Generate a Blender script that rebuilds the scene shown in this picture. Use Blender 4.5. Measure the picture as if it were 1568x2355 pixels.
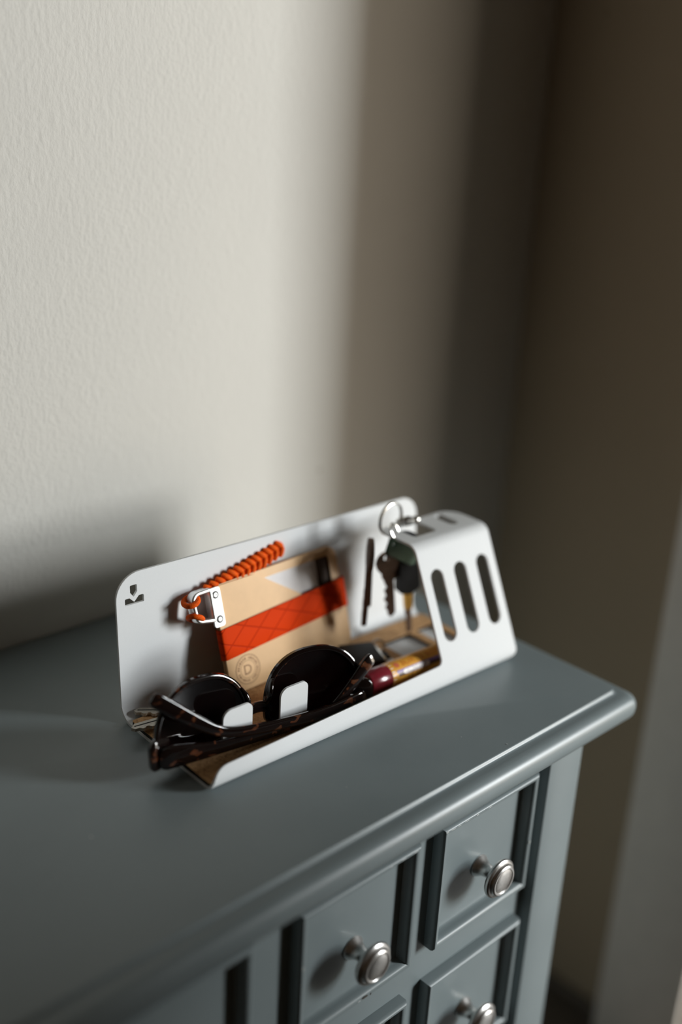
import bpy, bmesh, math, random
from mathutils import Vector, Matrix
random.seed(7)
for o in list(bpy.data.objects): bpy.data.objects.remove(o, do_unlink=True)
SC = bpy.context.scene
COL = SC.collection
MM = 0.001
ZTOP = 0.515                      # height of the dresser top above the floor

# ------------------------------------------------------------------ camera
CAMPOS = (-303.119, -393.079, 355.765)
CAMR = [[0.7269863625774048, -0.6848083961650179, 0.05028209590271803],
        [-0.21194516576948835, -0.2934448170139958, -0.9321852745428703],
        [0.6531233232196032, 0.6670289348368017, -0.3584722091837291]]
cd = bpy.data.cameras.new('camera'); cam = bpy.data.objects.new('camera', cd); COL.objects.link(cam)
cd.sensor_fit = 'VERTICAL'; cd.sensor_height = 36.0; cd.lens = 2530.906 / 2355 * 36
m = Matrix.Identity(4)
for i in range(3):
    m[i][0] = CAMR[0][i]; m[i][1] = -CAMR[1][i]; m[i][2] = -CAMR[2][i]
    m[i][3] = CAMPOS[i] * MM + (ZTOP if i == 2 else 0)
cam.matrix_world = m
cd.clip_start = 0.01
cd.dof.use_dof = True; cd.dof.focus_distance = 0.642; cd.dof.aperture_fstop = 1.7
SC.camera = cam

# ------------------------------------------------------------------ world, light, exposure
w = bpy.data.worlds.new('world'); SC.world = w; w.use_nodes = True
w.node_tree.nodes['Background'].inputs[0].default_value = (1.0, 0.62, 0.33, 1)
w.node_tree.nodes['Background'].inputs[1].default_value = 0.026
vs = SC.view_settings
vs.view_transform = 'Standard'; vs.look = 'None'; vs.gamma = 1.0; vs.use_curve_mapping = False
vs.exposure = 0.0

def area(name, pos, aim, sx, sy, power, col):
    l = bpy.data.lights.new(name, 'AREA'); l.shape = 'RECTANGLE'; l.size = sx; l.size_y = sy
    l.energy = power; l.color = col
    o = bpy.data.objects.new(name, l); COL.objects.link(o)
    p = Vector(pos); o.location = p
    d = (Vector(aim) - p).normalized()
    up = Vector((0, 0, 1)); x = d.cross(up).normalized(); y = x.cross(d)
    M = Matrix.Identity(4)
    for i in range(3): M[i][0] = x[i]; M[i][1] = y[i]; M[i][2] = -d[i]; M[i][3] = p[i]
    o.matrix_world = M
    return o
KEY_A = math.radians(50.0); KEY_D = 2.8
KEY = (0.270 + KEY_D * math.cos(KEY_A), 0.219 - KEY_D * math.sin(KEY_A), ZTOP + 0.62)
area('daylight_window_key', KEY, (0.2, 0.1, ZTOP + 0.08), 0.44, 1.00, 98.0, (0.94, 0.98, 1.0))
FIL_A = math.radians(59.0); FIL_D = 2.6
FIL = (0.40 + FIL_D * math.cos(FIL_A), 0.10 - FIL_D * math.sin(FIL_A), ZTOP - 0.10)
area('next_room_fill', FIL, (0.2, 0.1, ZTOP + 0.08), 1.5, 1.2, 45.0, (1.0, 0.87, 0.71))  # added fill lamp for the broad ambient of the next room, not a window

# ------------------------------------------------------------------ materials
def newmat(name):
    m = bpy.data.materials.new(name); m.use_nodes = True
    nt = m.node_tree; b = nt.nodes['Principled BSDF']
    return m, nt, b
def tc(nt, scale=1.0, kind='Object'):
    t = nt.nodes.new('ShaderNodeTexCoord'); mp = nt.nodes.new('ShaderNodeMapping')
    if not isinstance(scale, (tuple, list)): scale = (scale,) * 3
    mp.inputs['Scale'].default_value = scale
    nt.links.new(t.outputs[kind], mp.inputs['Vector']); return mp.outputs['Vector']
def noise(nt, vec, scale, detail=3, rough=.55):
    n = nt.nodes.new('ShaderNodeTexNoise'); n.inputs['Scale'].default_value = scale
    n.inputs['Detail'].default_value = detail; n.inputs['Roughness'].default_value = rough
    nt.links.new(vec, n.inputs['Vector']); return n
def ramp(nt, fac, stops, interp='LINEAR'):
    r = nt.nodes.new('ShaderNodeValToRGB'); r.color_ramp.interpolation = interp
    els = r.color_ramp.elements
    while len(els) < len(stops): els.new(0.5)
    for e, (p, c) in zip(els, stops): e.position = p; e.color = c if len(c) == 4 else (*c, 1)
    nt.links.new(fac, r.inputs['Fac']); return r
def bump(nt, b, height, strength=.2, dist=.001):
    n = nt.nodes.new('ShaderNodeBump'); n.inputs['Strength'].default_value = strength
    n.inputs['Distance'].default_value = dist
    nt.links.new(height, n.inputs['Height']); nt.links.new(n.outputs['Normal'], b.inputs['Normal']); return n
def plain(name, col, rough=.5, metal=0.0, spec=.5, nscale=400, namp=.06, bstr=0.0, coat=0.0):
    """one colour with a fine procedural variation"""
    m, nt, b = newmat(name)
    v = tc(nt); n = noise(nt, v, nscale, 3)
    lo = tuple(max(0, c * (1 - namp)) for c in col); hi = tuple(min(1, c * (1 + namp)) for c in col)
    r = ramp(nt, n.outputs['Fac'], [(.3, lo), (.7, hi)])
    nt.links.new(r.outputs['Color'], b.inputs['Base Color'])
    b.inputs['Roughness'].default_value = rough; b.inputs['Metallic'].default_value = metal
    b.inputs['Specular IOR Level'].default_value = spec
    b.inputs['Coat Weight'].default_value = coat
    if bstr: bump(nt, b, n.outputs['Fac'], bstr, .0003)
    return m
M = {}
def wallmat(name, col):
    m, nt, b = newmat(name)
    v = tc(nt); n1 = noise(nt, v, 260, 4, .6); n2 = noise(nt, v, 9, 3)
    vv = tc(nt, (1, 1, .45)); n3 = noise(nt, vv, 330, 2, .5)
    add = nt.nodes.new('ShaderNodeMath'); add.operation = 'ADD'
    nt.links.new(n1.outputs['Fac'], add.inputs[0]); nt.links.new(n3.outputs['Fac'], add.inputs[1])
    r = ramp(nt, n2.outputs['Fac'], [(.3, tuple(c * .965 for c in col)), (.7, col)])
    vo = nt.nodes.new('ShaderNodeTexVoronoi'); vo.inputs['Scale'].default_value = 13
    nt.links.new(v, vo.inputs['Vector'])
    sp = ramp(nt, vo.outputs['Distance'], [(.0, (.62, .60, .57)), (.022, (.72, .7, .67)), (.034, (1, 1, 1))])
    mx = nt.nodes.new('ShaderNodeMixRGB'); mx.blend_type = 'MULTIPLY'; mx.inputs[0].default_value = .75
    nt.links.new(r.outputs['Color'], mx.inputs[1]); nt.links.new(sp.outputs['Color'], mx.inputs[2])
    nt.links.new(mx.outputs[0], b.inputs['Base Color'])
    b.inputs['Roughness'].default_value = .75; b.inputs['Specular IOR Level'].default_value = .25
    bump(nt, b, add.outputs[0], .28, .0012)
    return m
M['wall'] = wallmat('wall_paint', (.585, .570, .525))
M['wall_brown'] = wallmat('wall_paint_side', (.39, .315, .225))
M['casing'] = plain('casing_paint', (.78, .74, .69), .5, nscale=60, namp=.03)
M['floor'] = plain('floor_boards', (.10, .085, .07), .45, nscale=20, namp=.2)
M['base'] = plain('baseboard_paint', (.12, .10, .08), .5, nscale=60, namp=.04)

def paintmat():
    m, nt, b = newmat('dresser_paint')
    v = tc(nt); n = noise(nt, v, 14, 4); f = noise(nt, v, 900, 2)
    r = ramp(nt, n.outputs['Fac'], [(.3, (.172, .207, .214)), (.7, (.194, .231, .238))])
    vo = nt.nodes.new('ShaderNodeTexVoronoi'); vo.inputs['Scale'].default_value = 24
    nt.links.new(v, vo.inputs['Vector'])
    sp = ramp(nt, vo.outputs['Distance'], [(.0, (1, 1, 1)), (.012, (.6, .6, .6)), (.026, (0, 0, 0))])
    mx = nt.nodes.new('ShaderNodeMixRGB'); mx.inputs[2].default_value = (.42, .42, .40, 1)
    nt.links.new(sp.outputs['Color'], mx.inputs[0]); nt.links.new(r.outputs['Color'], mx.inputs[1])
    nt.links.new(mx.outputs[0], b.inputs['Base Color'])
    rr = ramp(nt, n.outputs['Fac'], [(.3, (.34,) * 3), (.7, (.40,) * 3)])
    nt.links.new(rr.outputs['Color'], b.inputs['Roughness'])
    b.inputs['Specular IOR Level'].default_value = .45
    bump(nt, b, f.outputs['Fac'], .06, .0002)
    return m
M['paint'] = paintmat()
M['chip'] = plain('chipped_wood', (.05, .04, .03), .8, namp=.3)
M['white'] = plain('white_powder_coat', (.70, .72, .725), .6, nscale=1500, namp=.015, bstr=.03, spec=.25)
def corkmat():
    m, nt, b = newmat('cork')
    v = tc(nt); vo = nt.nodes.new('ShaderNodeTexVoronoi'); vo.inputs['Scale'].default_value = 620
    nt.links.new(v, vo.inputs['Vector']); n = noise(nt, v, 700, 4, .7)
    mx = nt.nodes.new('ShaderNodeMath'); mx.operation = 'MULTIPLY_ADD'; mx.inputs[1].default_value = .45
    nt.links.new(vo.outputs['Color'], mx.inputs[0]); nt.links.new(n.outputs['Fac'], mx.inputs[2])
    r = ramp(nt, mx.outputs[0], [(.38, (.16, .075, .028)), (.55, (.40, .22, .09)), (.85, (.56, .33, .15))])
    nt.links.new(r.outputs['Color'], b.inputs['Base Color']); b.inputs['Roughness'].default_value = .85
    bump(nt, b, mx.outputs[0], .5, .0006); return m
M['cork'] = corkmat()
M['foam'] = plain('black_foam', (.012, .012, .011), .9, namp=.2)
def leathermat(name, col):
    m, nt, b = newmat(name)
    v = tc(nt); n = noise(nt, v, 45, 4); f = noise(nt, v, 1400, 3, .6)
    r = ramp(nt, n.outputs['Fac'], [(.3, tuple(c * .86 for c in col)), (.7, col)])
    nt.links.new(r.outputs['Color'], b.inputs['Base Color']); b.inputs['Roughness'].default_value = .48
    bump(nt, b, f.outputs['Fac'], .15, .0002); return m
M['leather'] = leathermat('tan_leather', (.76, .47, .215))
M['stamp'] = plain('stamped_leather', (.27, .125, .04), .6)
M['inner'] = plain('dark_leather', (.05, .025, .012), .7)
def bandmat():
    m, nt, b = newmat('orange_elastic')
    t = nt.nodes.new('ShaderNodeTexCoord'); s = nt.nodes.new('ShaderNodeSeparateXYZ'); nt.links.new(t.outputs['Object'], s.inputs[0])
    def line(a, c):
        mu = nt.nodes.new('ShaderNodeMath'); mu.operation = 'MULTIPLY'; mu.inputs[1].default_value = a; nt.links.new(s.outputs['X'], mu.inputs[0])
        m2 = nt.nodes.new('ShaderNodeMath'); m2.operation = 'MULTIPLY_ADD'; m2.inputs[1].default_value = c; nt.links.new(s.outputs['Z'], m2.inputs[0]); nt.links.new(mu.outputs[0], m2.inputs[2])
        fr = nt.nodes.new('ShaderNodeMath'); fr.operation = 'FRACT'; nt.links.new(m2.outputs[0], fr.inputs[0])
        return ramp(nt, fr.outputs[0], [(.0, (0, 0, 0)), (.05, (1, 1, 1)), (.94, (1, 1, 1)), (1, (0, 0, 0))])
    l1 = line(28, 75); l2 = line(60, -72)
    mn = nt.nodes.new('ShaderNodeMath'); mn.operation = 'MINIMUM'
    nt.links.new(l1.outputs['Color'], mn.inputs[0]); nt.links.new(l2.outputs['Color'], mn.inputs[1])
    w1 = noise(nt, tc(nt, (300, 300, 2500)), 1, 2)
    r = ramp(nt, mn.outputs[0], [(0, (.46, .022, .0005)), (1, (.70, .046, .0008))])
    nt.links.new(r.outputs['Color'], b.inputs['Base Color']); b.inputs['Roughness'].default_value = .7
    b.inputs['Specular IOR Level'].default_value = .08
    bump(nt, b, mn.outputs[0], .5, .0004); return m
M['band'] = bandmat()
M['cord'] = plain('orange_cord', (.86, .095, .003), .65, nscale=2500, namp=.45, bstr=.6, spec=.12)
M['card'] = plain('white_card', (.62, .60, .60), .5, nscale=200, namp=.02)
M['alu'] = plain('brushed_aluminium', (.80, .81, .80), .38, 1.0, nscale=900, namp=.05)
M['aluplate'] = plain('satin_aluminium_plate', (.78, .79, .78), .45, .35, nscale=900, namp=.03)
M['steel'] = plain('polished_steel', (.62, .61, .58), .22, 1.0, nscale=700, namp=.08)
M['nickel'] = plain('brushed_nickel', (.66, .65, .63), .32, 1.0, nscale=500, namp=.12)
M['bronze'] = plain('worn_key_metal', (.17, .115, .085), .4, .8, nscale=600, namp=.2)
M['brass'] = plain('brass', (.62, .36, .08), .35, 1.0, nscale=600, namp=.1)
M['keysteel'] = plain('key_steel', (.56, .52, .44), .4, .35, nscale=600, namp=.12)
M['black'] = plain('black_plastic', (.008, .008, .008), .55, nscale=900, namp=.2, bstr=.1, spec=.15)
M['blackleather'] = plain('black_leather', (.014, .014, .014), .6, nscale=1600, namp=.3, bstr=.3, spec=.2)
M['green'] = plain('green_plastic', (.035, .10, .045), .55, nscale=500, namp=.15)
M['tag'] = plain('white_plastic', (.72, .72, .70), .4)
def tortoise():
    m, nt, b = newmat('tortoiseshell_acetate')
    v = tc(nt, (1, 1, 1.6)); n = noise(nt, v, 120, 2, .5)
    n.inputs['Distortion'].default_value = .6
    r = ramp(nt, n.outputs['Fac'], [(.0, (.003, .002, .0018)), (.62, (.006, .003, .0026)), (.67, (.16, .05, .02)), (.74, (.55, .25, .13))])
    nt.links.new(r.outputs['Color'], b.inputs['Base Color'])
    t = ramp(nt, n.outputs['Fac'], [(.63, (0, 0, 0)), (.69, (.8,) * 3)])
    nt.links.new(t.outputs['Color'], b.inputs['Transmission Weight'])
    b.inputs['Roughness'].default_value = .10; b.inputs['IOR'].default_value = 1.48
    b.inputs['Coat Weight'].default_value = .4; b.inputs['Coat Roughness'].default_value = .05
    return m
M['tortoise'] = tortoise()
def lensmat():
    m, nt, b = newmat('dark_lens')
    out = nt.nodes['Material Output']
    tr = nt.nodes.new('ShaderNodeBsdfTransparent')
    n = noise(nt, tc(nt), 30, 1)
    r = ramp(nt, n.outputs['Fac'], [(.3, (.13, .055, .045)), (.7, (.16, .07, .058))])
    nt.links.new(r.outputs['Color'], tr.inputs['Color'])
    mix = nt.nodes.new('ShaderNodeMixShader'); mix.inputs[0].default_value = .5
    b.inputs['Base Color'].default_value = (.004, .002, .002, 1); b.inputs['Roughness'].default_value = .06
    nt.links.new(tr.outputs[0], mix.inputs[1]); nt.links.new(b.outputs[0], mix.inputs[2])
    nt.links.new(mix.outputs[0], out.inputs['Surface']); return m
M['lens'] = lensmat()
M['cap'] = plain('maroon_cap', (.16, .012, .02), .22, nscale=300, namp=.1)
M['label'] = plain('yellow_label', (.74, .36, .045), .38, nscale=200, namp=.1)
M['orangeprint'] = plain('orange_print', (.56, .12, .012), .4)
M['redprint'] = plain('red_print', (.62, .16, .07), .4)
M['violet'] = plain('violet_print', (.22, .13, .34), .4)
M['brownprint'] = plain('brown_print', (.10, .045, .02), .4)
M['whiteprint'] = plain('pale_print', (.78, .70, .66), .4)
M['darkprint'] = plain('dark_print', (.10, .07, .16), .5)

# ------------------------------------------------------------------ geometry helpers
TH = -0.0309
cT, sT = math.cos(TH), math.sin(TH)
BASE = {}
def tag(o, label=None, cat=None, group=None, kind=None):
    if label: o['label'] = label
    if cat: o['category'] = cat
    if group: o['group'] = group
    if kind: o['kind'] = kind
    return o
def thing(name, base, label, cat, rot=TH):
    """Empty at the thing's base; base in organizer mm (rot=TH) or world mm (rot=0)"""
    o = bpy.data.objects.new(name, None); COL.objects.link(o); o.empty_display_size = .02
    x, y, z = base
    if rot: wx, wy = cT * x - sT * y, sT * x + cT * y
    else: wx, wy = x, y
    o.location = (wx * MM, wy * MM, z * MM + ZTOP); o.rotation_euler = (0, 0, rot)
    BASE[o.name] = base
    return tag(o, label, cat)
def finish(me, ang=35):
    for p in me.polygons: p.use_smooth = True
    me.set_sharp_from_angle(angle=math.radians(ang))
def mk(name, verts, faces, mat, parent=None, ang=35, off=None):
    """mesh object; verts in the parent's mm frame (world mm if no parent)"""
    base = None
    p = parent
    while p is not None and p.name not in BASE: p = p.parent
    base = BASE[p.name] if p is not None else (0, 0, 0)
    me = bpy.data.meshes.new(name)
    zz = 0 if p is not None else ZTOP
    me.from_pydata([((v[0] - base[0]) * MM, (v[1] - base[1]) * MM, (v[2] - base[2]) * MM + zz) for v in verts], [], faces)
    bm = bmesh.new(); bm.from_mesh(me)
    bmesh.ops.remove_doubles(bm, verts=bm.verts, dist=1e-7)
    bmesh.ops.recalc_face_normals(bm, faces=bm.faces); bm.to_mesh(me); bm.free()
    me.materials.append(M[mat]); finish(me, ang)
    o = bpy.data.objects.new(name, me); COL.objects.link(o)
    if parent is not None: o.parent = parent
    return o
class Geo:
    def __init__(s): s.v = []; s.f = []
    def add(s, v, f):
        k = len(s.v); s.v += [tuple(p) for p in v]; s.f += [tuple(i + k for i in q) for q in f]; return s
    def xf(s, fn): s.v = [tuple(fn(p)) for p in s.v]; return s
    def mk(s, name, mat, parent=None, ang=35): return mk(name, s.v, s.f, mat, parent, ang)
def box(x0, x1, y0, y1, z0, z1, r=0.0):
    """box, optionally with chamfered/rounded edges"""
    if r <= 0:
        v = [(x, y, z) for x in (x0, x1) for y in (y0, y1) for z in (z0, z1)]
        return v, [(0, 1, 3, 2), (4, 6, 7, 5), (0, 4, 5, 1), (2, 3, 7, 6), (0, 2, 6, 4), (1, 5, 7, 3)]
    bm = bmesh.new(); bmesh.ops.create_cube(bm, size=1)
    for q in bm.verts:
        q.co.x = (x0 + x1) / 2 + q.co.x * (x1 - x0); q.co.y = (y0 + y1) / 2 + q.co.y * (y1 - y0); q.co.z = (z0 + z1) / 2 + q.co.z * (z1 - z0)
    bmesh.ops.bevel(bm, geom=list(bm.edges), offset=r, segments=3, affect='EDGES', profile=.5)
    bm.verts.index_update()
    v = [tuple(q.co) for q in bm.verts]; f = [tuple(q.index for q in fc.verts) for fc in bm.faces]; bm.free()
    return v, f
def lathe(prof, n=32, axis='z'):
    """profile of (radius, height); revolve about the axis"""
    v = []; f = []
    for (r, h) in prof:
        for i in range(n):
            a = 2 * math.pi * i / n; v.append((r * math.cos(a), r * math.sin(a), h))
    for j in range(len(prof) - 1):
        for i in range(n):
            k = (i + 1) % n; f.append((j * n + i, j * n + k, (j + 1) * n + k, (j + 1) * n + i))
    f.append(tuple(range(n))[::-1]); f.append(tuple((len(prof) - 1) * n + i for i in range(n)))
    if axis == 'x': v = [(p[2], p[0], p[1]) for p in v]
    if axis == '-y': v = [(p[0], -p[2], p[1]) for p in v]
    return v, f
def section(w, h, r, k=3):
    """rounded rectangle section points, width w (a) height h (b)"""
    pts = []; r = min(r, w / 2 * .99, h / 2 * .99)
    for (cx, cy, a0) in ((w / 2 - r, h / 2 - r, 0), (-w / 2 + r, h / 2 - r, 90), (-w / 2 + r, -h / 2 + r, 180), (w / 2 - r, -h / 2 + r, 270)):
        for i in range(k + 1):
            a = math.radians(a0 + 90 * i / k); pts.append((cx + r * math.cos(a), cy + r * math.sin(a)))
    return pts
def sweep(frames, secs, closed=False):
    """frames: (pos, a-axis, b-axis); secs: list of section point lists"""
    v = []; f = []; n = len(secs[0])
    for (p, a, b), s in zip(frames, secs):
        for (x, y) in s: v.append(tuple(p[i] + a[i] * x + b[i] * y for i in range(3)))
    m_ = len(frames)
    for j in range(m_ if closed else m_ - 1):
        j2 = (j + 1) % m_
        for i in range(n):
            k = (i + 1) % n; f.append((j * n + i, j * n + k, j2 * n + k, j2 * n + i))
    if not closed:
        f.append(tuple(range(n))[::-1]); f.append(tuple((m_ - 1) * n + i for i in range(n)))
    return v, f
def tube(pts, r, n=10, closed=False):
    pts = [Vector(p) for p in pts]; N = len(pts); fr = []; up = None; rs = r if isinstance(r, (list, tuple)) else [r] * N
    for i in range(N):
        if closed: t = (pts[(i + 1) % N] - pts[i - 1]).normalized()
        else: t = (pts[min(i + 1, N - 1)] - pts[max(i - 1, 0)]).normalized()
        if up is None: up = Vector((0, 0, 1)) if abs(t.z) < .9 else Vector((1, 0, 0))
        a = t.cross(up).normalized(); b = a.cross(t).normalized(); up = b
        fr.append((pts[i], a, b))
    secs = [[(rr * math.cos(2 * math.pi * k / n), rr * math.sin(2 * math.pi * k / n)) for k in range(n)] for rr in rs]
    return sweep(fr, secs, closed)
def ring(c, R, r, ax1, ax2, n=40, k=8):
    c = Vector(c); a1 = Vector(ax1); a2 = Vector(ax2)
    return tube([c + a1 * R * math.cos(2 * math.pi * i / n) + a2 * R * math.sin(2 * math.pi * i / n) for i in range(n)], r, k, True)
def spline(pts, n=6):
    """Catmull-Rom through tuples of any length"""
    out = []; P = [pts[0]] + list(pts) + [pts[-1]]
    for i in range(1, len(P) - 2):
        for k in range(n):
            t = k / n; r = []
            for a, b, c, d in zip(P[i - 1], P[i], P[i + 1], P[i + 2]):
                r.append(.5 * (2 * b + (c - a) * t + (2 * a - 5 * b + 4 * c - d) * t * t + (3 * b - a - 3 * c + d) * t ** 3))
            out.append(tuple(r))
    out.append(tuple(pts[-1])); return out
def rpoly(pts, k=6):
    """polygon with rounded corners: pts of (x, y, r)"""
    out = []; n = len(pts)
    for i in range(n):
        x, y, r = pts[i]; p = Vector((x, y)); a = Vector(pts[i - 1][:2]); b = Vector(pts[(i + 1) % n][:2])
        if r <= 0: out.append((x, y)); continue
        u = (a - p).normalized(); w_ = (b - p).normalized()
        ang = u.angle(w_); d = r / math.tan(ang / 2); d = min(d, (a - p).length * .499, (b - p).length * .499); rr = d * math.tan(ang / 2)
        c = p + (u + w_).normalized() * (rr / math.sin(ang / 2))
        s = p + u * d - c; e = p + w_ * d - c
        a0 = math.atan2(s.y, s.x); a1 = math.atan2(e.y, e.x); da = (a1 - a0 + math.pi) % (2 * math.pi) - math.pi
        for j in range(k + 1):
            t = a0 + da * j / k; out.append((c.x + rr * math.cos(t), c.y + rr * math.sin(t)))
    return out
def circle(cx, cy, r, n=20): return [(cx + r * math.cos(2 * math.pi * i / n), cy + r * math.sin(2 * math.pi * i / n)) for i in range(n)]
def sheet(outline, holes, pos, half, cuts=(), open_at=(), xcuts=()):
    """flat outline with holes, cut along v, mapped by pos(x, v, h) and given a thickness"""
    bm = bmesh.new(); edges = []
    for lp in [outline] + list(holes):
        lp2 = [lp[0]]
        for p in lp[1:]:
            if (Vector(p) - Vector(lp2[-1])).length > 1e-4: lp2.append(p)
        if (Vector(lp2[0]) - Vector(lp2[-1])).length < 1e-4: lp2.pop()
        vs_ = [bm.verts.new((p[0], p[1], 0)) for p in lp2]
        for i in range(len(vs_)): edges.append(bm.edges.new((vs_[i], vs_[(i + 1) % len(vs_)])))
    bmesh.ops.triangle_fill(bm, use_beauty=True, use_dissolve=False, edges=edges, normal=(0, 0, 1))
    for c in cuts:
        bmesh.ops.bisect_plane(bm, geom=list(bm.verts) + list(bm.edges) + list(bm.faces), plane_co=(0, c, 0), plane_no=(0, 1, 0), dist=1e-5)
    for c in xcuts:
        bmesh.ops.bisect_plane(bm, geom=list(bm.verts) + list(bm.edges) + list(bm.faces), plane_co=(c, 0, 0), plane_no=(1, 0, 0), dist=1e-5)
    bm.verts.index_update(); n = len(bm.verts)
    flat = [(q.co.x, q.co.y) for q in bm.verts]
    v = [pos(x, y, half) for x, y in flat] + [pos(x, y, -half) for x, y in flat]; f = []
    for fc in bm.faces:
        ix = [q.index for q in fc.verts]; f.append(tuple(ix)); f.append(tuple(i + n for i in ix[::-1]))
    for e in bm.edges:
        if len(e.link_faces) == 1:
            a, b = e.verts
            if any(abs(a.co.y - c) < 1e-3 and abs(b.co.y - c) < 1e-3 for c in open_at): continue
            f.append((a.index, b.index, b.index + n, a.index + n))
    bm.free(); return v, f
def text2d(body, size):
    """flat outline mesh of a word: (verts2d, faces)"""
    cu = bpy.data.curves.new('lettering_source', 'FONT'); cu.body = body; cu.size = size; cu.resolution_u = 3
    o = bpy.data.objects.new('lettering_source', cu); COL.objects.link(o)
    dg = bpy.context.evaluated_depsgraph_get(); me = bpy.data.meshes.new_from_object(o.evaluated_get(dg))
    v = [tuple(q.co) for q in me.vertices]; f = [tuple(p.vertices) for p in me.polygons]
    bpy.data.objects.remove(o, do_unlink=True); bpy.data.curves.remove(cu); bpy.data.meshes.remove(me)
    return v, f

# ------------------------------------------------------------------ the room
XC, YW, ZF = 515.0, 219.3, -515.0
YJ = -62.0                                   # near end of the right wall: door opening
def structure(o): o['kind'] = 'structure'; return o
structure(mk('wall_back', *box(-1600, XC + 120, YW, YW + 120, ZF, 2000), 'wall'))
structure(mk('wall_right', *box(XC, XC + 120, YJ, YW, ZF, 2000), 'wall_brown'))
YJ2 = -650.0                                # far jamb of the doorway in the right wall
for nm, a, b in (('wall_doorway', -2600, YJ2),):
    structure(mk(nm, *box(XC, XC + 120, a, b, ZF, 2000), 'wall'))
structure(mk('wall_lintel', *box(XC, XC + 120, YJ2, YJ, 1500, 2000), 'wall'))
structure(mk('floor', *box(-1600, 2600, -2600, YW + 120, ZF - 30, ZF), 'floor'))
structure(mk('trim_1', *box(XC - 20, XC, YJ, 22, ZF, 1500, 2.5), 'casing'))
structure(mk('trim_2', *box(XC - 4, XC + 124, YJ - 14, YJ, ZF, 1500, 2.0), 'casing'))
structure(mk('trim_3', *box(XC - 14, XC, YJ2 - 80, YJ2, ZF, 1500, 2.5), 'casing'))
structure(mk('baseboard_right', *box(XC - 9, XC, 22, YW, ZF, ZF + 14, 3), 'base'))
structure(mk('baseboard_back', *box(-1600, XC - 9, YW - 9, YW, ZF, ZF + 14, 3), 'base'))
# the daylight window, and an added frame round the fill lamp
def window(name, ctr, aim, sx, sy):
    p = Vector(ctr); d = (Vector(aim) - p); d.normalize()
    x = d.cross(Vector((0, 0, 1))).normalized(); y = x.cross(d); b = .05
    g = Geo()
    for (x0, x1, y0, y1) in ((-sx / 2 - b, -sx / 2, -sy / 2 - b, sy / 2 + b), (sx / 2, sx / 2 + b, -sy / 2 - b, sy / 2 + b), (-sx / 2, sx / 2, sy / 2, sy / 2 + b), (-sx / 2, sx / 2, -sy / 2 - b, -sy / 2)):
        bv, bf = box(x0 * 1000, x1 * 1000, y0 * 1000, y1 * 1000, -60, 20)
        g.add([tuple((p + x * (q[0] * MM) + y * (q[1] * MM) + d * (q[2] * MM) - Vector((0, 0, ZTOP))) * 1000) for q in bv], bf)
    return structure(g.mk(name, 'casing'))
window('window_1', KEY, (0.2, 0.1, ZTOP + 0.08), 0.46, 1.02)
window('fill_frame', FIL, (0.2, 0.1, ZTOP + 0.08), 1.52, 1.22)  # made-up frame round the added fill lamp

# ------------------------------------------------------------------ the dresser
dr = thing('dresser', (-20, 70, ZF), 'small grey-blue painted wooden dresser with many little square drawers', 'dresser', rot=0)
XR, YFR, XL, YB = 270.4, -69.9, -345.0, 217.0
prof = [(0, 0), (.5, -.1), (.9, -.6), (1.1, -1.8), (1.6, -2.4), (2.6, -2.7)]
for i in range(0, 13):
    a = math.radians(90 - 15 * i)
    prof.append((5.5 + 8.2 * math.copysign(abs(math.cos(a)) ** .78, math.cos(a)), -11.6 + 8.9 * math.copysign(abs(math.sin(a)) ** .85, math.sin(a))))
prof += [(4, -20.6), (-6, -20.6)]
def topring(off, z):
    rc = max(0.3, 3.5 + off * .35); out = []
    x0, x1, y0 = XL - off, XR + off, YFR - off
    for i in range(7):
        a = math.radians(180 + 15 * i); out.append((x0 + rc + rc * math.cos(a), y0 + rc + rc * math.sin(a), z))
    for i in range(7):
        a = math.radians(270 + 15 * i); out.append((x1 - rc + rc * math.cos(a), y0 + rc + rc * math.sin(a), z))
    out += [(x1, YB, z), (x0, YB, z)]
    return out
v = []; f = []; n = 16
for (o_, z_) in prof: v += topring(o_, z_)
for j in range(len(prof) - 1):
    for i in range(n):
        k = (i + 1) % n; f.append((j * n + i, j * n + k, (j + 1) * n + k, (j + 1) * n + i))
f.append(tuple(range(n))); f.append(tuple((len(prof) - 1) * n + i for i in range(n)))
mk('dresser_top', v, f, 'paint', dr, 40)
YF, YS = -62.2, -70.0                        # drawer field, face of the posts
g = Geo(); g.add(*box(-318, 243.4, YF, 212, ZF + 30, -20.6)); g.mk('body', 'paint', dr)
for (a, b) in ((208.7, 243.4), (-318, -283)):
    mk('post', *box(a, b, YS, YF + 20, ZF, -20.6, .6), 'paint', dr)
for (a, b) in ((208.7, 243.4), (-318, -283)):
    mk('post', *box(a, b, 190, 212, ZF, ZF + 31, .6), 'paint', dr)
mk('bottom_rail', *box(-283, 208.7, YS + 2, YF + 2, ZF + 30, ZF + 60, .8), 'paint', dr)
def moulding(x0, x1, z0, z1):
    """raised frame with a rounded crest running round the drawer"""
    P = [(0, 0), (0, 5.6), (.5, 7.0), (1.6, 7.8), (2.9, 7.8), (4.2, 7.0), (4.9, 5.4), (5.2, 3.4), (5.4, 1.2), (6.0, .4), (6.2, 0)]
    v = []; f = []
    for (i_, h) in P:
        v += [(x0 + i_, YF - h, z0 + i_), (x1 - i_, YF - h, z0 + i_), (x1 - i_, YF - h, z1 - i_), (x0 + i_, YF - h, z1 - i_)]
    for j in range(len(P) - 1):
        for i in range(4):
            k = (i + 1) % 4; f.append((j * 4 + i, j * 4 + k, (j + 1) * 4 + k, (j + 1) * 4 + i))
    return v, f
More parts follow.
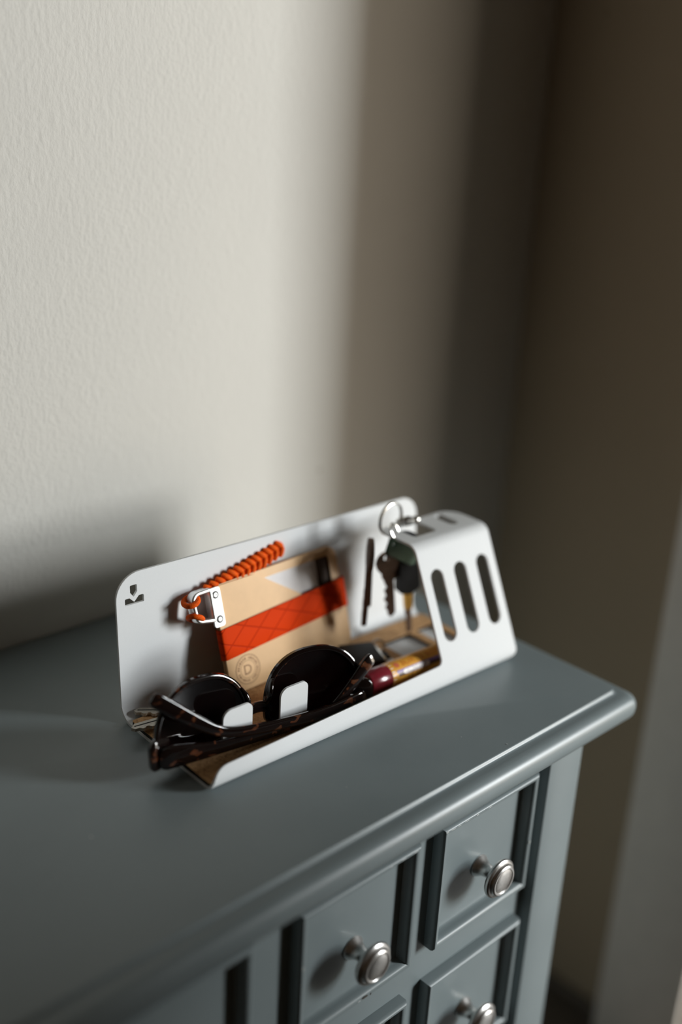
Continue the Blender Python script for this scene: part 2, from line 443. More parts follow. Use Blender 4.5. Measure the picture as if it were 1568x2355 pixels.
knobprof = [(0.2, 0), (7.2, 0), (7.4, .7), (6.9, 1.6), (5.6, 3.2), (4.6, 5.2), (4.1, 7.6), (4.2, 9.2), (5.0, 10.6), (7.2, 11.9), (10.2, 12.9), (12.3, 13.9),
            (12.9, 15.0), (12.7, 16.1), (11.8, 16.9), (10.9, 17.1), (10.5, 17.6), (10.1, 18.6), (9.2, 19.2), (8.3, 19.2), (7.9, 18.8), (7.6, 18.9), (4, 19.2), (.2, 19.3)]
knobprof = [(r, h * 1.06) for r, h in knobprof]
kv, kf = lathe(knobprof, 40, '-y')
cols = [109.6, 1.6, -118.5, -226.5]
WD, HD, ZT, QP = 89.5, 87.3, -34.3, 113.2
DRAWERS = {}
for r_ in range(4):
    for x0 in cols:
        z1 = ZT - r_ * QP; z0 = z1 - HD
        if z0 < ZF + 62: continue
        d = mk('drawer', *box(x0 + 5, x0 + WD - 5, YF - .15, YF + 12, z0 + 5, z1 - 5), 'paint', dr)
        DRAWERS[(r_, x0)] = d
        mk('frame_moulding', *moulding(x0, x0 + WD, z0, z1), 'paint', d)
        kx, kz = x0 + WD / 2 + 1.4, (z0 + z1) / 2 - 8.2
        mk('knob', [(p[0] + kx, p[1] + YF, p[2] + kz) for p in kv], kf, 'nickel', d, 30)

# worn spots where the paint has chipped off the mouldings
M['bare'] = plain('bare_primer', (.46, .48, .47), .6, nscale=900, namp=.2)
def chip(dkey, x, z, w_, h_, mat, y=YF - 7.82):
    n_ = 9; pts = []
    for i in range(n_):
        a = 2 * math.pi * i / n_; k = random.uniform(.55, 1.1); pts.append((x + w_ * k * math.cos(a), z + h_ * k * math.sin(a)))
    mk('paint_chip', *sheet(pts, [], lambda u, q, h: (u, y + h, q), .12), mat, DRAWERS[dkey])
for (x, z, a, b) in ((112.0, -36.2, 1.6, .7), (117, -36.4, 2.4, .5), (122.5, -36.6, 1.7, .4), (129, -36.5, 2.6, .35), (138.6, -36.6, 1.4, .5), (150, -36.6, 2.2, .3), (196.6, -84.7, .8, 1.4)): chip((0, 109.6), x, z, a, b, 'bare')
for (x, z, a, b, mt) in ((52.5, -119.0, 2.6, .9, 'chip'), (57.0, -119.6, .5, 1.0, 'chip'), (48, -119.2, 1.5, .5, 'bare'), (3.6, -69, .6, 1.3, 'bare'), (86, -36.5, 2.6, .5, 'bare'), (76, -36.6, 2.2, .4, 'bare'), (66, -36.6, 1.6, .3, 'bare')): chip((0, 1.6), x, z, a, b, mt)
# dust flecks and a hair-thin scratch on the top
for (x, y, r_) in ((-68.4, 12.6, .9), (147.9, -44.7, .35), (163.3, -67.0, .6), (-20, -20, .35), (60, -38, .3), (-95, 60, .4)):
    mk('dust_fleck', *sheet([(x + r_ * random.uniform(.5, 1) * math.cos(a), y + r_ * random.uniform(.5, 1) * math.sin(a)) for a in [i * math.pi / 4 for i in range(8)]], [], lambda u, q, h: (u, q, .1 + h), .08), 'bare', dr)

# ------------------------------------------------------------------ the white organizer
org = thing('desk_organizer', (122, 48, 0), 'white bent-metal desk organizer lined with cork on the dresser top', 'organizer')
HT = 0.8                                     # half thickness of the sheet
PATHC = [(100.45, 91.3, 0), (95.8, HT, 10), (.4, HT, 6), (.47 * 86.5, 86.5, 8), (74.2, 86.5, 0)]
segs = []                                    # ('l', p, q) or ('a', centre, r, a0, da)
prev = Vector(PATHC[0][:2])
for i in range(1, len(PATHC) - 1):
    p = Vector(PATHC[i][:2]); a = Vector(PATHC[i - 1][:2]); b = Vector(PATHC[i + 1][:2]); r = PATHC[i][2]
    u = (a - p).normalized(); w_ = (b - p).normalized(); ang = u.angle(w_); d = r / math.tan(ang / 2)
    c = p + (u + w_).normalized() * (r / math.sin(ang / 2)); s = p + u * d; e = p + w_ * d
    segs.append(('l', prev.copy(), s)); a0 = math.atan2(s.y - c.y, s.x - c.x); a1 = math.atan2(e.y - c.y, e.x - c.x)
    segs.append(('a', c, r, a0, (a1 - a0 + math.pi) % (2 * math.pi) - math.pi)); prev = e
segs.append(('l', prev, Vector(PATHC[-1][:2])))
VS = [0.0]
for s in segs: VS.append(VS[-1] + ((s[2] - s[1]).length if s[0] == 'l' else abs(s[2] * s[4])))
def pathpos(x, v, h):
    v = min(max(v, 0), VS[-1])
    for i, s in enumerate(segs):
        if v <= VS[i + 1] + 1e-9:
            t = (v - VS[i]) / (VS[i + 1] - VS[i])
            if s[0] == 'l': p = s[1].lerp(s[2], t); d = (s[2] - s[1]).normalized()
            else:
                a = s[3] + s[4] * t; p = s[1] + Vector((math.cos(a), math.sin(a))) * s[2]
                d = Vector((-math.sin(a), math.cos(a))) * (1 if s[4] > 0 else -1)
            nn = Vector((d.y, -d.x))
            return (x, p.x + nn.x * h, p.y + nn.y * h)
def bendcuts(i, n=10): return [VS[i] + (VS[i + 1] - VS[i]) * k / n for k in range(n + 1)]
B1, B2, B3 = bendcuts(1), bendcuts(3, 8), bendcuts(5, 8)
def vpanel(z): return (91.3 - z) / math.cos(math.atan(.051))
VF0 = VS[4]                                  # start of the straight sloping front
zf0 = segs[4][1].y
def vfront(z): return VF0 + (z - zf0) / .905
VT0 = VS[6]; yt0 = segs[6][1].x
def vtop(y): return VT0 + (y - yt0)
XP, XE, XH = 243.0, 250.0, 181.4
# back panel with the cut-out mark
out = rpoly([(0, 0, 16), (XP, 0, 15), (XP, VS[1], 0), (0, VS[1], 0)], 10)
arrow = rpoly([(9.3, vpanel(83.6), .6), (14.0, vpanel(83.6), .6), (14.0, vpanel(79.2), .5), (11.6, vpanel(76.2), .2), (9.3, vpanel(79.2), .5)], 3)
traym = rpoly([(5.6, vpanel(71.8), .3), (18.3, vpanel(71.8), .3), (18.3, vpanel(76.4), .9), (15.0, vpanel(76.4), .4), (11.8, vpanel(73.0), .2), (8.8, vpanel(76.0), .4), (5.6, vpanel(76.0), .9)], 3)
mk('back_panel', *sheet(out, [arrow, traym], pathpos, HT, (), (VS[1],)), 'white', org)
# tray: base, both bends, front lip
VH = vfront(27.0 - 3.2)                      # where the hood starts
lipL, lipR = vfront(12.6), vfront(16.6)
out = rpoly([(0, VS[1], 0), (XP, VS[1], 0), (XP - .5, VS[3] - 3, 3), (XE, VS[3] + 9, 9), (XE, VH, 0), (XH, VH, 0), (XH, lipR, 7), (0, lipL, 12)], 8)
mk('tray', *sheet(out, [], pathpos, HT, B1 + B2, (VS[1], VH)), 'white', org)
# hood: slotted sloping front and top plate
def slot(xc, wd, v0, v1): return rpoly([(xc - wd / 2, v0, wd / 2 - .01), (xc + wd / 2, v0, wd / 2 - .01), (xc + wd / 2, v1, wd / 2 - .01), (xc - wd / 2, v1, wd / 2 - .01)], 8)
out = rpoly([(XH, VH, 0), (XE, VH, 0), (XE, VS[-1], 13), (XH, VS[-1], 5)], 8)
holes = [slot(xc, 11.6, vfront(27.4), vfront(70.6)) for xc in (194.2, 215.8, 237.3)]
holes.append(rpoly([(192.4, vtop(51.0), 3), (214.0, vtop(51.0), 3), (214.0, vtop(70.5), 4), (192.4, vtop(70.5), 4)], 5))
holes.append(slot(233.5, 8.6, vtop(52.0), vtop(71.0)))
mk('hood', *sheet(out, holes, pathpos, HT, B3, (VH,)), 'white', org)
# the two upright tabs
for x0 in (24.2, 65.2):
    out = rpoly([(x0, 1.6, 0), (x0 + 20.4, 1.6, 0), (x0 + 20.4, 29.4, 4.5), (x0, 29.4, 5.5)], 7)
    mk('tab', *sheet(out, [], lambda x, v, h: (x, 28.0 + h, v), .7), 'white', org)
# cork lining over black foam
out = rpoly([(.6, 6.0, 2), (XP - .4, 6.0, 2), (XP - .4, 85.6, 3), (.6, 85.6, 1.5)], 4)
win = [rpoly([(186, 41, 2.5), (213, 41, 2.5), (213, 68.5, 2.5), (186, 68.5, 2.5)], 4), rpoly([(220, 41, 2.5), (236.4, 41, 2.5), (236.4, 69.5, 2.5), (220, 69.5, 2.5)], 4)]
ck = mk('cork_mat', *sheet(out, win, lambda x, v, h: (x, v, 3.95 + h), .25), 'cork', org)
mk('foam_backing', *sheet(out, win, lambda x, v, h: (x, v, 2.65 + h), 1.05), 'foam', ck)
ZC = 4.2                                     # cork surface

# ------------------------------------------------------------------ wallet leaning on the back panel
WO = Vector((65.317, 72.784, 4.35)); WE = Vector((.99911, .031524, .027991)); WU = Vector((-.03532, .263443, .964028)); WN = WE.cross(WU).normalized()
def wp(u, v, n): return tuple(WO + WE * u + WU * v + WN * n)
wal = thing('wallet', (115, 75, ZC), 'tan leather card wallet with orange elastic band leaning against the white panel', 'wallet')
def wsheet(name, out, holes, n0, n1, mat, parent, ang=35):
    return mk(name, *sheet(out, holes, lambda x, v, h: wp(x, v, (n0 + n1) / 2 + h), (n1 - n0) / 2), mat, parent, ang)
wsheet('back_leather', rpoly([(-1, 0, 6), (100, 0, 7), (100, 70, 7), (-1, 70, 4)]), [], -4.0, -3.0, 'leather', wal)
wsheet('lining', rpoly([(4, 3, 2), (98, 3, 2), (98, 66, 2), (4, 66, 2)]), [], -3.0, -2.7, 'inner', wal)
wsheet('bank_card', rpoly([(5, 8, 3), (82, 8, 3), (82, 66, 3), (5, 66, 3)]), [], -2.7, -2.0, 'card', wal)
wsheet('window_frame', rpoly([(-1, 0, 6), (100, 0, 7), (100, 70, 8), (-1, 70, 4)]), [rpoly([(30, 20, 2), (93, 20, 2), (93, 64.3, 2), (30, 64.3, 2)])], -2.0, -1.1, 'leather', wal)
wsheet('front_pocket', rpoly([(-1, 0, 6), (101, 0, 7), (101, 44, 3), (68, 44, 2), (31.5, 69.0, 6), (-1, 69.6, 4)]), [], -1.1, 0.0, 'leather', wal)
# stamp: rings, ticks and a letter D pressed into the leather
st = Geo()
def flatring(cx, cy, r0, r1, n=48):
    v = [wp(cx + r * math.cos(2 * math.pi * i / n), cy + r * math.sin(2 * math.pi * i / n), .05) for r in (r0, r1) for i in range(n)]
    return v, [(i, (i + 1) % n, n + (i + 1) % n, n + i) for i in range(n)]
for r0, r1 in ((9.3, 9.6), (8.75, 8.95), (5.55, 5.8)): st.add(*flatring(13.7, 12.4, r0, r1))
for i in range(30):
    a = 2 * math.pi * i / 30 + .05
    if i % 8 == 7: continue
    c_, s_ = math.cos(a), math.sin(a); hw = .34 + .14 * (i % 3)
    q = []
    for (rr, tt) in ((6.6, -hw), (6.6, hw), (7.9, hw * (1 if i % 2 else .4)), (7.9, -hw)): q.append(wp(13.7 + rr * c_ - tt * s_, 12.4 + rr * s_ + tt * c_, .05))
    st.add(q, [(0, 1, 2, 3)])
tv, tf = text2d('D', 9.0)
cx = (min(p[0] for p in tv) + max(p[0] for p in tv)) / 2; cy = (min(p[1] for p in tv) + max(p[1] for p in tv)) / 2
st.add([wp(13.7 + p[0] - cx, 12.4 + p[1] - cy, .05) for p in tv], tf)
st.mk('stamp', 'stamp', wal)
# elastic band
def bandv(u, s): return (23 + .045 * u) if s == 0 else (42.6 + .045 * u)
bprof = []
for i in range(9):
    a = math.radians(90 + 180 * i / 8); bprof.append((-.6 + 1.9 * math.cos(a), -1.9 + 2.9 * math.sin(a)))
bprof = [(100.2, 1.0)] + [(98 - 96 * k / 12, 1.0) for k in range(13)] + bprof + [(10 * k, -4.9) for k in range(0, 11)]
for i in range(9):
    a = math.radians(270 + 180 * i / 8); bprof.append((100.6 + 1.9 * math.cos(a), -1.9 + 2.9 * math.sin(a)))
v = []; f = []; n = len(bprof)
for (u_, n_) in bprof:
    v += [wp(u_, bandv(u_, 0), n_), wp(u_, bandv(u_, 0) + .5, n_ + (.25 if n_ > 0 else 0)), wp(u_, bandv(u_, 1) - .5, n_ + (.25 if n_ > 0 else 0)), wp(u_, bandv(u_, 1), n_)]
for i in range(n):
    k = (i + 1) % n
    for j in range(3): f.append((i * 4 + j, k * 4 + j, k * 4 + j + 1, i * 4 + j + 1))
bd = mk('elastic_band', v, f, 'band', wal, 50)
# aluminium clip plate, screws and loop
cl = wsheet('clip_plate', rpoly([(-5.2, 45.2, 1.5), (2.6, 45.2, 1.8), (2.6, 69.8, 1.8), (-5.2, 69.8, 1.0)], 4), [], .05, 1.5, 'aluplate', wal)
for (a, b) in ((-1.3, 65.3), (-1.1, 49.9)):
    sv, sf = lathe([(.1, 0), (1.6, 0), (1.6, .3), (1.3, .5), (.65, .52), (.55, .2), (.1, .2)], 24)
    mk('screw', [wp(a + p[0], b + p[1], 1.45 + p[2]) for p in sv], sf, 'aluplate', cl, 30)
    sv, sf = lathe([(1.6, 0), (2.35, 0), (2.35, .05), (1.6, .05)], 24)
    mk('screw_recess', [wp(a + p[0], b + p[1], 1.5 + p[2]) for p in sv], sf, 'black', cl, 30)
lp = rpoly([(-4.2, 50.0, 1), (-4.2, 69.2, 1), (-17.5, 69.2, 4.5), (-16.4, 52.5, 4)], 7)
fr = []; N = len(lp)
for i in range(N):
    p = Vector(lp[i]); t = (Vector(lp[(i + 1) % N]) - Vector(lp[i - 1])).normalized()
    nn = Vector((t.y, -t.x))
    fr.append((Vector(wp(p.x, p.y, -1.6)), WE * nn.x + WU * nn.y, WN))
mk('clip_loop', *sweep(fr, [section(2.8, 7.0, 1.1)] * N, True), 'alu', cl, 40)
# orange cord looped round the bar, and the braided pull strap behind the wallet
g = Geo()
for (cu_, cv_, tilt) in ((-17.2, 65.6, .25), (-16.2, 54.6, -.5)):
    ax1 = (WE * math.cos(tilt) + WU * math.sin(tilt)); ax2 = (WN * .95 - WU * .3 * (1 if tilt > 0 else -1)).normalized()
    g.add(*ring(wp(cu_, cv_, -1.6), 4.5, 1.7, ax1, ax2, 32, 10))
g.add(*tube([wp(*p) for p in spline([(-13.5, 66, -4), (-10.5, 67, -5.2), (-8, 67, -6), (-4, 67.5, -6)], 6)], 1.6, 10))
g.mk('cord_loop', 'cord', wal)
g = Geo(); A = Vector((-3.0, 66.6)); Bp = Vector((57.5, 79.2)); D = (Bp - A); Ln = D.length; D.normalize(); Pn = Vector((-D.y, D.x))
g.add(*sweep([(Vector(wp(*(A + D * s), -4.0)), WE * Pn.x + WU * Pn.y, WN) for s in (0, Ln)], [section(8.0, 2.4, 1.1)] * 2))
nb = 13
for i in range(nb):
    s = 1.5 + (Ln - 2.5) * i / (nb - 1)
    for sd in (-1, 1):
        q = []
        for k in range(6):
            t = k / 5; o_ = A + D * (s - 2.8 + 4.6 * t) + Pn * (sd * (5.2 - 5.0 * t)); q.append(wp(o_.x, o_.y, -4.0 + 1.35 * math.sin(math.pi * (.2 + .6 * t))))
        g.add(*tube(q, [1.3, 1.75, 1.9, 1.9, 1.8, 1.3], 8))
g.mk('braided_strap', 'cord', wal, 60)

# ------------------------------------------------------------------ sunglasses, upside down behind the tabs
GO = Vector((54.297, 34.5, 4.65)); GE = Vector((.994478, -.103272, -.018647)); GU = Vector((.037053, .179305, .983095)); GN = Vector((-.098183, -.978358, .182142))
def gp(s, t, n): return tuple(GO + GE * s + GU * t + GN * n)
def wrap(s): return .128 * s * s / 70
sg = thing('sunglasses', (54, 30, ZC), 'folded dark tortoiseshell sunglasses standing upside down in the white organizer', 'sunglasses')
C0, A0, B0, T0 = 37.57, 32.86, 35.54, 6.475
def sgn(x, e): return math.copysign(abs(x) ** e, x)
def lenspt(th, ia, ib, ibl):
    c_, s_ = math.cos(th), math.sin(th); p = 2.366 if s_ >= 0 else 2.9
    b = (B0 - ib) if s_ >= 0 else (8.8 - ibl)
    return C0 + (A0 - ia) * sgn(c_, 2 / p), T0 + b * sgn(s_, 2 / p)
g = Geo(); NT = 72
prof8 = [(0.0, -1.2), (0.0, 1.2), (.25, 1.8), (.6, 2.0), (.85, 1.7), (1.0, .8), (1.0, -.8), (.85, -1.7), (.6, -2.0), (.25, -1.8)]
for S in (-1, 1):
    v = []; f = []
    for i in range(NT):
        th = 2 * math.pi * (i + .5) / NT; so, to = lenspt(th, 0, 0, 0); si, ti = lenspt(th, 3.6, 3.4, 4.6)
        for (k, nn) in prof8:
            s = so + (si - so) * k; t = to + (ti - to) * k; v.append(gp(S * s, t, wrap(s) + nn))
    m_ = len(prof8)
    for i in range(NT):
        j = (i + 1) % NT
        for q in range(m_):
            r = (q + 1) % m_; f.append((i * m_ + q, i * m_ + r, j * m_ + r, j * m_ + q))
    g.add(v, f)
    # end piece
    fr = [(Vector(gp(S * s, t, n)), GU, GN) for (s, t, n) in ((61, 7, 6.6), (66, 7.5, 8.4), (70, 7.5, 10), (73, 7.3, 11.2), (74.8, 7, 11.8))]
    g.add(*sweep(fr, [section(14, 3.6, 1.4), section(17, 4.4, 1.6), section(18, 5, 1.8), section(16.5, 5, 1.8), section(12, 3.6, 1.6)]))
bp = spline([(-9.5, 9.5, 4.5), (-6, 11.6, 6), (-2.5, 12.8, 6.6), (2.5, 12.8, 6.6), (6, 11.6, 6), (9.5, 9.5, 4.5)], 4)
fr = []
for i, (s, t, w_) in enumerate(bp):
    a = bp[max(i - 1, 0)]; b = bp[min(i + 1, len(bp) - 1)]; d = Vector((b[0] - a[0], b[1] - a[1])).normalized()
    fr.append((Vector(gp(s, t, 0)), GE * -d.y + GU * d.x, GN))
g.add(*sweep(fr, [section(q[2], 3.6, 1.4) for q in bp]))
for S in (-1, 1):                             # nose pads
    fr = [(Vector(gp(S * s, t, n)), GE, GN) for (s, t, n) in ((6.6, 13.5, 1.0), (6.9, 17, 2.6), (7.6, 21, 3.4), (8.8, 25, 3.0), (10.6, 28.5, 1.2))]
    g.add(*sweep(fr, [section(2.0, 2.0, .9), section(2.6, 4.2, 1.2), section(2.7, 5, 1.2), section(2.6, 4.2, 1.2), section(1.8, 1.8, .8)]))
g.mk('front_frame', 'tortoise', sg, 50)
for S in (-1, 1):
    v = []; f = []; rings = 5
    for side in (0, 1):
        for k in range(rings + 1):
            for i in range(NT):
                th = 2 * math.pi * (i + .5) / NT; si, ti = lenspt(th, 2.9, 2.8, 4.0); q = k / rings
                s = C0 + (si - C0) * q; t = 19 + (ti - 19) * q
                v.append(gp(S * s, t, wrap(s) - 1.6 * (1 - q * q) + (.7 if side else -.7)))
    o2 = (rings + 1) * NT
    for base_ in (0, o2):
        for k in range(rings):
            for i in range(NT):
                j = (i + 1) % NT; f.append((base_ + k * NT + i, base_ + k * NT + j, base_ + (k + 1) * NT + j, base_ + (k + 1) * NT + i))
    for i in range(NT):
        j = (i + 1) % NT; f.append((rings * NT + i, rings * NT + j, o2 + rings * NT + j, o2 + rings * NT + i))
    mk('lens', v, f, 'lens', sg, 50)
def temple(pts):
    P = spline(pts, 5); fr = []; se = []
    for i, (s, t, n, w_, th) in enumerate(P):
        a = P[max(i - 1, 0)]; b = P[min(i + 1, len(P) - 1)]; d = Vector((b[0] - a[0], b[1] - a[1])).normalized()
        e = min(i, len(P) - 1 - i); k = 1 if e > 1 else (.86 if e == 1 else .6)
        fr.append((Vector(gp(s, t, n)), GE * -d.y + GU * d.x, GN)); se.append(section(w_ * k, th * k, 1.5, 4))
    return sweep(fr, se)
tA = temple([(-69.5, 5.2, 12.4, 13.5, 4.2), (-56, 4.0, 12.3, 12, 4), (-42, 2.4, 12, 9.6, 3.8), (-30, 1.7, 12, 8, 3.8), (-8, 1.1, 12, 6.8, 3.6), (18, 1.2, 12, 6.5, 3.4), (34, 1.5, 12, 6.5, 3.4), (43, 3.0, 12, 6.6, 3.4), (51, 7.6, 12, 6.8, 3.4), (60.5, 15.2, 12, 7.4, 3.4), (69, 22.6, 12, 8.3, 3.4), (76.4, 29, 12, 8.6, 3.4)])
mk('temple', *tA, 'tortoise', sg, 50)
tB = temple([(69, 4.6, 13.0, 12.5, 4.2), (56, 4.0, 14.5, 11, 4), (36, 4.4, 16, 7.8, 3.8), (18, 5.2, 16.2, 6.8, 3.6), (4, 6.2, 16.2, 6.4, 3.4), (-10, 7.6, 16.2, 6.2, 3.4), (-21.5, 9.2, 16.2, 6.2, 3.4), (-30, 11.4, 16.2, 6.3, 3.4), (-37.5, 15.0, 16.2, 6.6, 3.4), (-45, 20.2, 16.2, 7.4, 3.4), (-53, 26.3, 16.2, 8.2, 3.4), (-63, 34.5, 16.2, 8.7, 3.4), (-72.8, 42.5, 16.2, 8.8, 3.4)])
mk('temple', *tB, 'tortoise', sg, 50)

# ------------------------------------------------------------------ lip balm
BX, BY, BR, BL = 130.0, 24.6, 8.0, 68.0
BZ = ZC + BR + .05
lb = thing('lip_balm', (164, BY, ZC), 'lip balm tube with maroon cap and yellow label behind the front lip', 'lip balm')
def bxf(p): return (BX + p[0], BY + p[1] - .018 * p[0], BZ + p[2])
cv, cf = lathe([(.2, 0), (6.9, 0), (7.7, .35), (8, 1.0), (8, 16.6), (7.8, 16.9), (.2, 16.9)], 48, 'x'); mk('cap', [bxf(p) for p in cv], cf, 'cap', lb)
cv, cf = lathe([(.2, 17.0), (7.9, 17.0), (7.9, 64), (.2, 64)], 48, 'x'); tb = mk('tube', [bxf(p) for p in cv], cf, 'label', lb)
cv, cf = lathe([(.2, 64.1), (7.2, 64.1), (7.2, 67.6), (6.8, 68), (.2, 68)], 48, 'x'); mk('twist_base', [bxf(p) for p in cv], cf, 'cap', lb)
def cyl(a, phi, r):  # phi degrees from the top towards the viewer
    q = math.radians(phi); return bxf((a, -r * math.sin(q), r * math.cos(q)))
def strip(a0, a1, p0, p1, r, rnd=False):
    v = []; f = []; N = 10
    for i in range(N + 1):
        ph = p0 + (p1 - p0) * i / N; k = (math.sqrt(max(0, 1 - (2 * i / N - 1) ** 2)) if rnd else 1); e = (1 - k) * 2.0
        v += [cyl(a0 + e, ph, r), cyl(a1 - e, ph, r)]
    for i in range(N): f.append((2 * i, 2 * i + 1, 2 * i + 3, 2 * i + 2))
    return v, f
def word(body, size, a0, a1, phic, r):
    v, f = text2d(body, size); x0 = min(p[0] for p in v); x1 = max(p[0] for p in v); y0 = min(p[1] for p in v); y1 = max(p[1] for p in v)
    return [cyl(a0 + (p[0] - x0) / (x1 - x0) * (a1 - a0), phic - math.degrees((p[1] - (y0 + y1) / 2) / r), r) for p in v], f
mk('violet_stripe', *strip(21, 63, 48, 62, 7.94), 'violet', tb)
mk('brown_stripe', *strip(22, 63, 62, 78, 7.93), 'brownprint', tb)
mk('flavour_pill', *strip(26, 49, 52, 76, 7.97, True), 'whiteprint', tb)
mk('gold_stripe', *strip(17.2, 19.6, -60, 120, 7.93), 'whiteprint', tb)
mk('brand_lettering', *word("BURT'S BEES", 5, 27, 61, 22, 7.97), 'orangeprint', tb)
mk('flavour_lettering', *word("WILD CHERRY", 4, 28.5, 47, 64, 8.0), 'darkprint', tb)
mk('small_lettering', *word("LIP BALM", 3, 30, 47, 92, 7.97), 'brownprint', tb)
mk('round_mark', *strip(21.2, 25.4, 6, 36, 7.96, True), 'redprint', tb)

# ------------------------------------------------------------------ black case with steel fitting
bc = thing('key_case', (156, 56, ZC), 'small flat black case with a steel fitting between wallet and lip balm', 'case')
E1 = Vector((.921, -.39, 0)); E2 = Vector((-.39, -.921, 0)); CC = Vector((172.0, 63.5, 0))
def cxf(p): q = CC - E1 * p[0] + E2 * p[1]; return (q.x, q.y, ZC + p[2])
bv, bf = box(0, 24, 0, 27, .05, 8.6, 1.1); mk('case_body', [cxf(p) for p in bv], bf, 'blackleather', bc)
bv, bf = box(-2.2, .2, 2, 24, 1.2, 7.2, .6); mk('steel_edge', [cxf(p) for p in bv], bf, 'steel', bc)
mk('ring', *ring(cxf((-4.6, 1.5, 5.2)), 4.0, .9, E1, Vector((0, .3, .95)), 28, 8), 'steel', bc)
bv, bf = box(-10, -3.6, 14.5, 23.5, .05, 2.2, .5); tg = mk('tag', [cxf(p) for p in bv], bf, 'tag', bc)
bv, bf = box(-8.4, -4.0, 6, 14.8, .05, 3.6, .8); mk('tag_clip', [cxf(p) for p in bv], bf, 'black', bc)

# ------------------------------------------------------------------ keys
def keyshape(blade=30, bw=7.4, bow=11.0):
    o = []
    for i in range(19):
        a = math.radians(28 + (360 - 56) * i / 18); o.append((-bow * .9 + bow * math.cos(a), bow * .92 * math.sin(a)))
    y = -bw / 2; o.append((2.0, y - .6)); o.append((4, y)); o.append((blade - 3, y)); o.append((blade, -.6)); o.append((blade - 1.5, 1.4))
    x = blade - 3; t = [2.6, 1.2, 2.4, .6, 2.0, 1.0, 2.8, 1.4]; 
    for i, d in enumerate(t):
        o.append((x, bw / 2 - d * .9)); x -= (blade - 8) / len(t) * .5; o.append((x, bw / 2 - d * .9)); x -= (blade - 8) / len(t) * .5
    o += [(4, bw / 2), (2.0, bw / 2 + .6)]
    return o, [circle(-bow * 1.42, 0, 2.6)]
def key(name, parent, Mx, mat, th=1.0, **kw):
    o, h = keyshape(**kw)
    k = mk(name, *sheet(o, h, lambda x, v, hh: tuple(Mx @ Vector((x, v, hh))), th), mat, parent, 30)
    bl = kw.get('blade', 30)
    q = [(3, -1.5), (bl - 2, -1.5), (bl - 2, -.7), (3, -.7)]
    mk('blade_groove', *sheet(q, [], lambda x, v, hh: tuple(Mx @ Vector((x, v, th + .04 + hh))), .04), 'black', k)
    return k
def frame(o, ex, ey):
    ex = Vector(ex).normalized(); ey = Vector(ey); ey = (ey - ex * ey.dot(ex)).normalized(); ez = ex.cross(ey)
    Mx = Matrix.Identity(4)
    for i in range(3): Mx[i][0] = ex[i]; Mx[i][1] = ey[i]; Mx[i][2] = ez[i]; Mx[i][3] = o[i]
    return Mx
kp = thing('key_pair', (30, 68, ZC), 'pair of steel door keys poking out at the left end behind the sunglasses', 'keys')
# blade points left, towards the end of the tray
def layflat(tip, back, z, tilt, length=30):
    t = Vector((*tip, 0)); b = Vector((*back, 0)); d = (t - b).normalized(); root = t - d * length
    side = Vector((d.y, -d.x, 0))
    if side.y > 0: side = -side
    return frame((root.x, root.y, z), d, side + Vector((0, 0, tilt)))
key('key', kp, layflat((5.2, 90.6), (40, 66), ZC + 1.3, -.0), 'keysteel')
key('key', kp, layflat((-7.2, 72.6), (36, 66.5), ZC + 3.2, -.05), 'keysteel')
mk('split_ring', *ring((49, 61, ZC + 3.6), 8.5, .8, (1, 0, .06), (0, 1, 0)), 'steel', kp)

kb = thing('key_bunch', (190, 68, ZC), 'bunch of keys with green tag hanging from the slotted hood', 'keys')
RC = Vector((188.0, 69.0, 95.0))
for dy in (0, 1.2): mk('split_ring', *ring(RC + Vector((0, dy, 0)), 10.8, .7, (.99, .1, 0), (0, 0, 1), 48, 8), 'steel', kb)
mk('small_ring', *ring((184.5, 62, 89.6), 5.2, .8, (.9, .43, 0), (-.2, .4, .9), 32, 8), 'steel', kb)
sv, sf = lathe([(.2, 0), (1.6, .1), (2.4, .8), (2.6, 2), (2.2, 3.0), (1.8, 3.6), (2.6, 4.4), (3.3, 5.4), (3.3, 9.4), (2.7, 10.2), (2.0, 10.6), (2.0, 12), (2.6, 12.8), (2.8, 14), (2.3, 15.4), (1.2, 16.2), (.2, 16.4)], 24, 'x')
mk('swivel_clasp', [(195.5 + p[0], 70.8 + p[1] - .22 * p[0], 90.3 + p[2]) for p in sv], sf, 'steel', kb, 30)
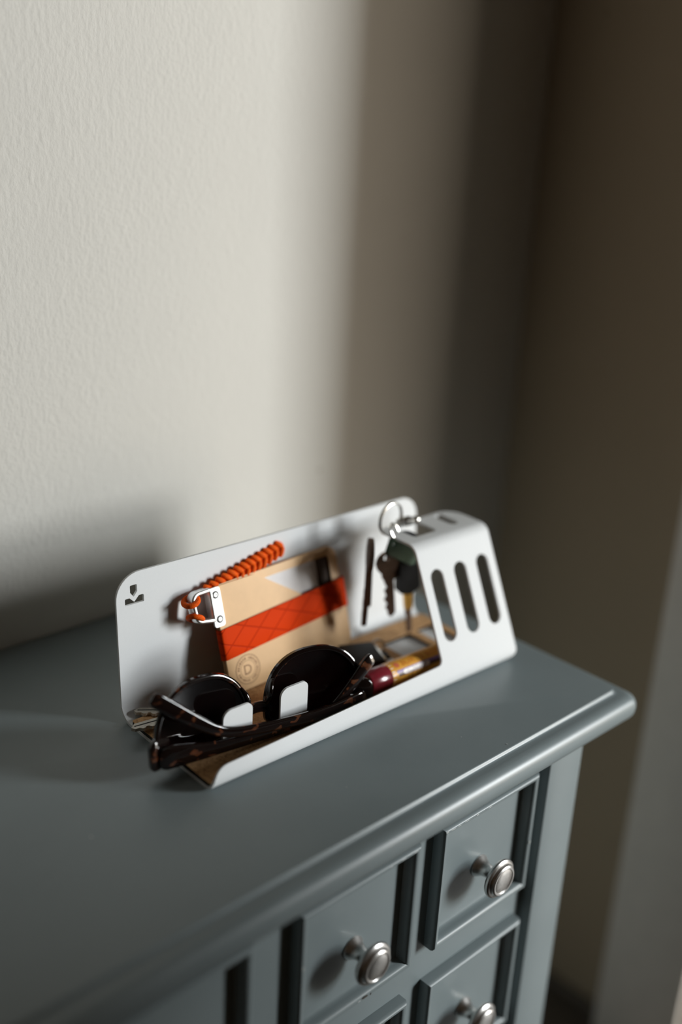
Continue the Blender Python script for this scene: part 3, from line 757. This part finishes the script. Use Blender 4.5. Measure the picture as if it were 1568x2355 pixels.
# keys hanging beside and under the top plate
# local key x runs from bow to tip (down), y is the width; edge-on ones turn their width towards depth
key('key', kb, frame((167.3, 66, 65), (-.04, 0, -1), (.60, .78, 0)), 'bronze', 1.6, blade=40, bow=11.5)
key('key', kb, frame((171.6, 69, 66), (.03, .0, -1), (.55, .8, 0)), 'bronze', 1.0, blade=30, bow=9)
key('key', kb, frame((187.0, 68, 57), (.16, 0, -1), (-1, .35, 0)), 'bronze', 1.2, blade=34, bow=8.5)
# black-headed key with a brass neck
hx = frame((205, 67, 51), (.13, 0, -1), (-1, .2, 0))
o = rpoly([(-17, -7.0, 3), (10.5, -8.4, 3), (13.5, 0, 4), (10.5, 8.4, 3), (-17, 7.0, 3)], 5)
bk = mk('car_key', *sheet(o, [circle(-13, 0, 2.4)], lambda x, v, h: tuple(hx @ Vector((x, v, h))), 3.2), 'black', kb)
mk('brass_neck', *sheet(rpoly([(12, -3.2, .5), (26, -2.6, .8), (26, 2.6, .8), (12, 3.2, .5)], 3), [], lambda x, v, h: tuple(hx @ Vector((x, v, h))), 1.5), 'brass', bk)
mk('blade', *sheet([(25, -2.3), (43.5, -1.9), (45, 0), (43.5, 1.7), (40, 1.2), (37, 2.1), (33, 1.1), (29, 2.3), (25, 2.3)], [], lambda x, v, h: tuple(hx @ Vector((x, v, h))), 1.1), 'bronze', bk)
# black strap from the ring to the car key
mk('key_strap', *tube([tuple(p) for p in spline([(196, 66, 84), (200, 65, 83.5), (205, 64, 81), (209, 64, 76), (208.5, 65.5, 69), (206, 66.5, 64)], 5)], 1.9, 10), 'black', kb)
# green tag
gx = frame((194.5, 63.6, 73), (.84, 0, -.42), (0.42, .1, .9))
mk('green_tag', *sheet(rpoly([(-14.5, -5.6, 3), (15.5, -7.6, 4), (15.5, 6.6, 4), (-14.5, 7.2, 3)], 5), [circle(-10.5, 2, 1.8)], lambda x, v, h: tuple(gx @ Vector((x, v, h))), 1.4), 'green', kb)
mk('brown_key_head', *sheet(rpoly([(-9, -5, 2), (9, -6, 2.5), (13, 0, 3), (9, 6, 2.5), (-9, 5, 2)], 4), [], lambda x, v, h: tuple(frame((194, 70.5, 62), (.05, 0, -1), (-1, .2, 0)) @ Vector((x, v, h))), 1.2), 'bronze', kb)
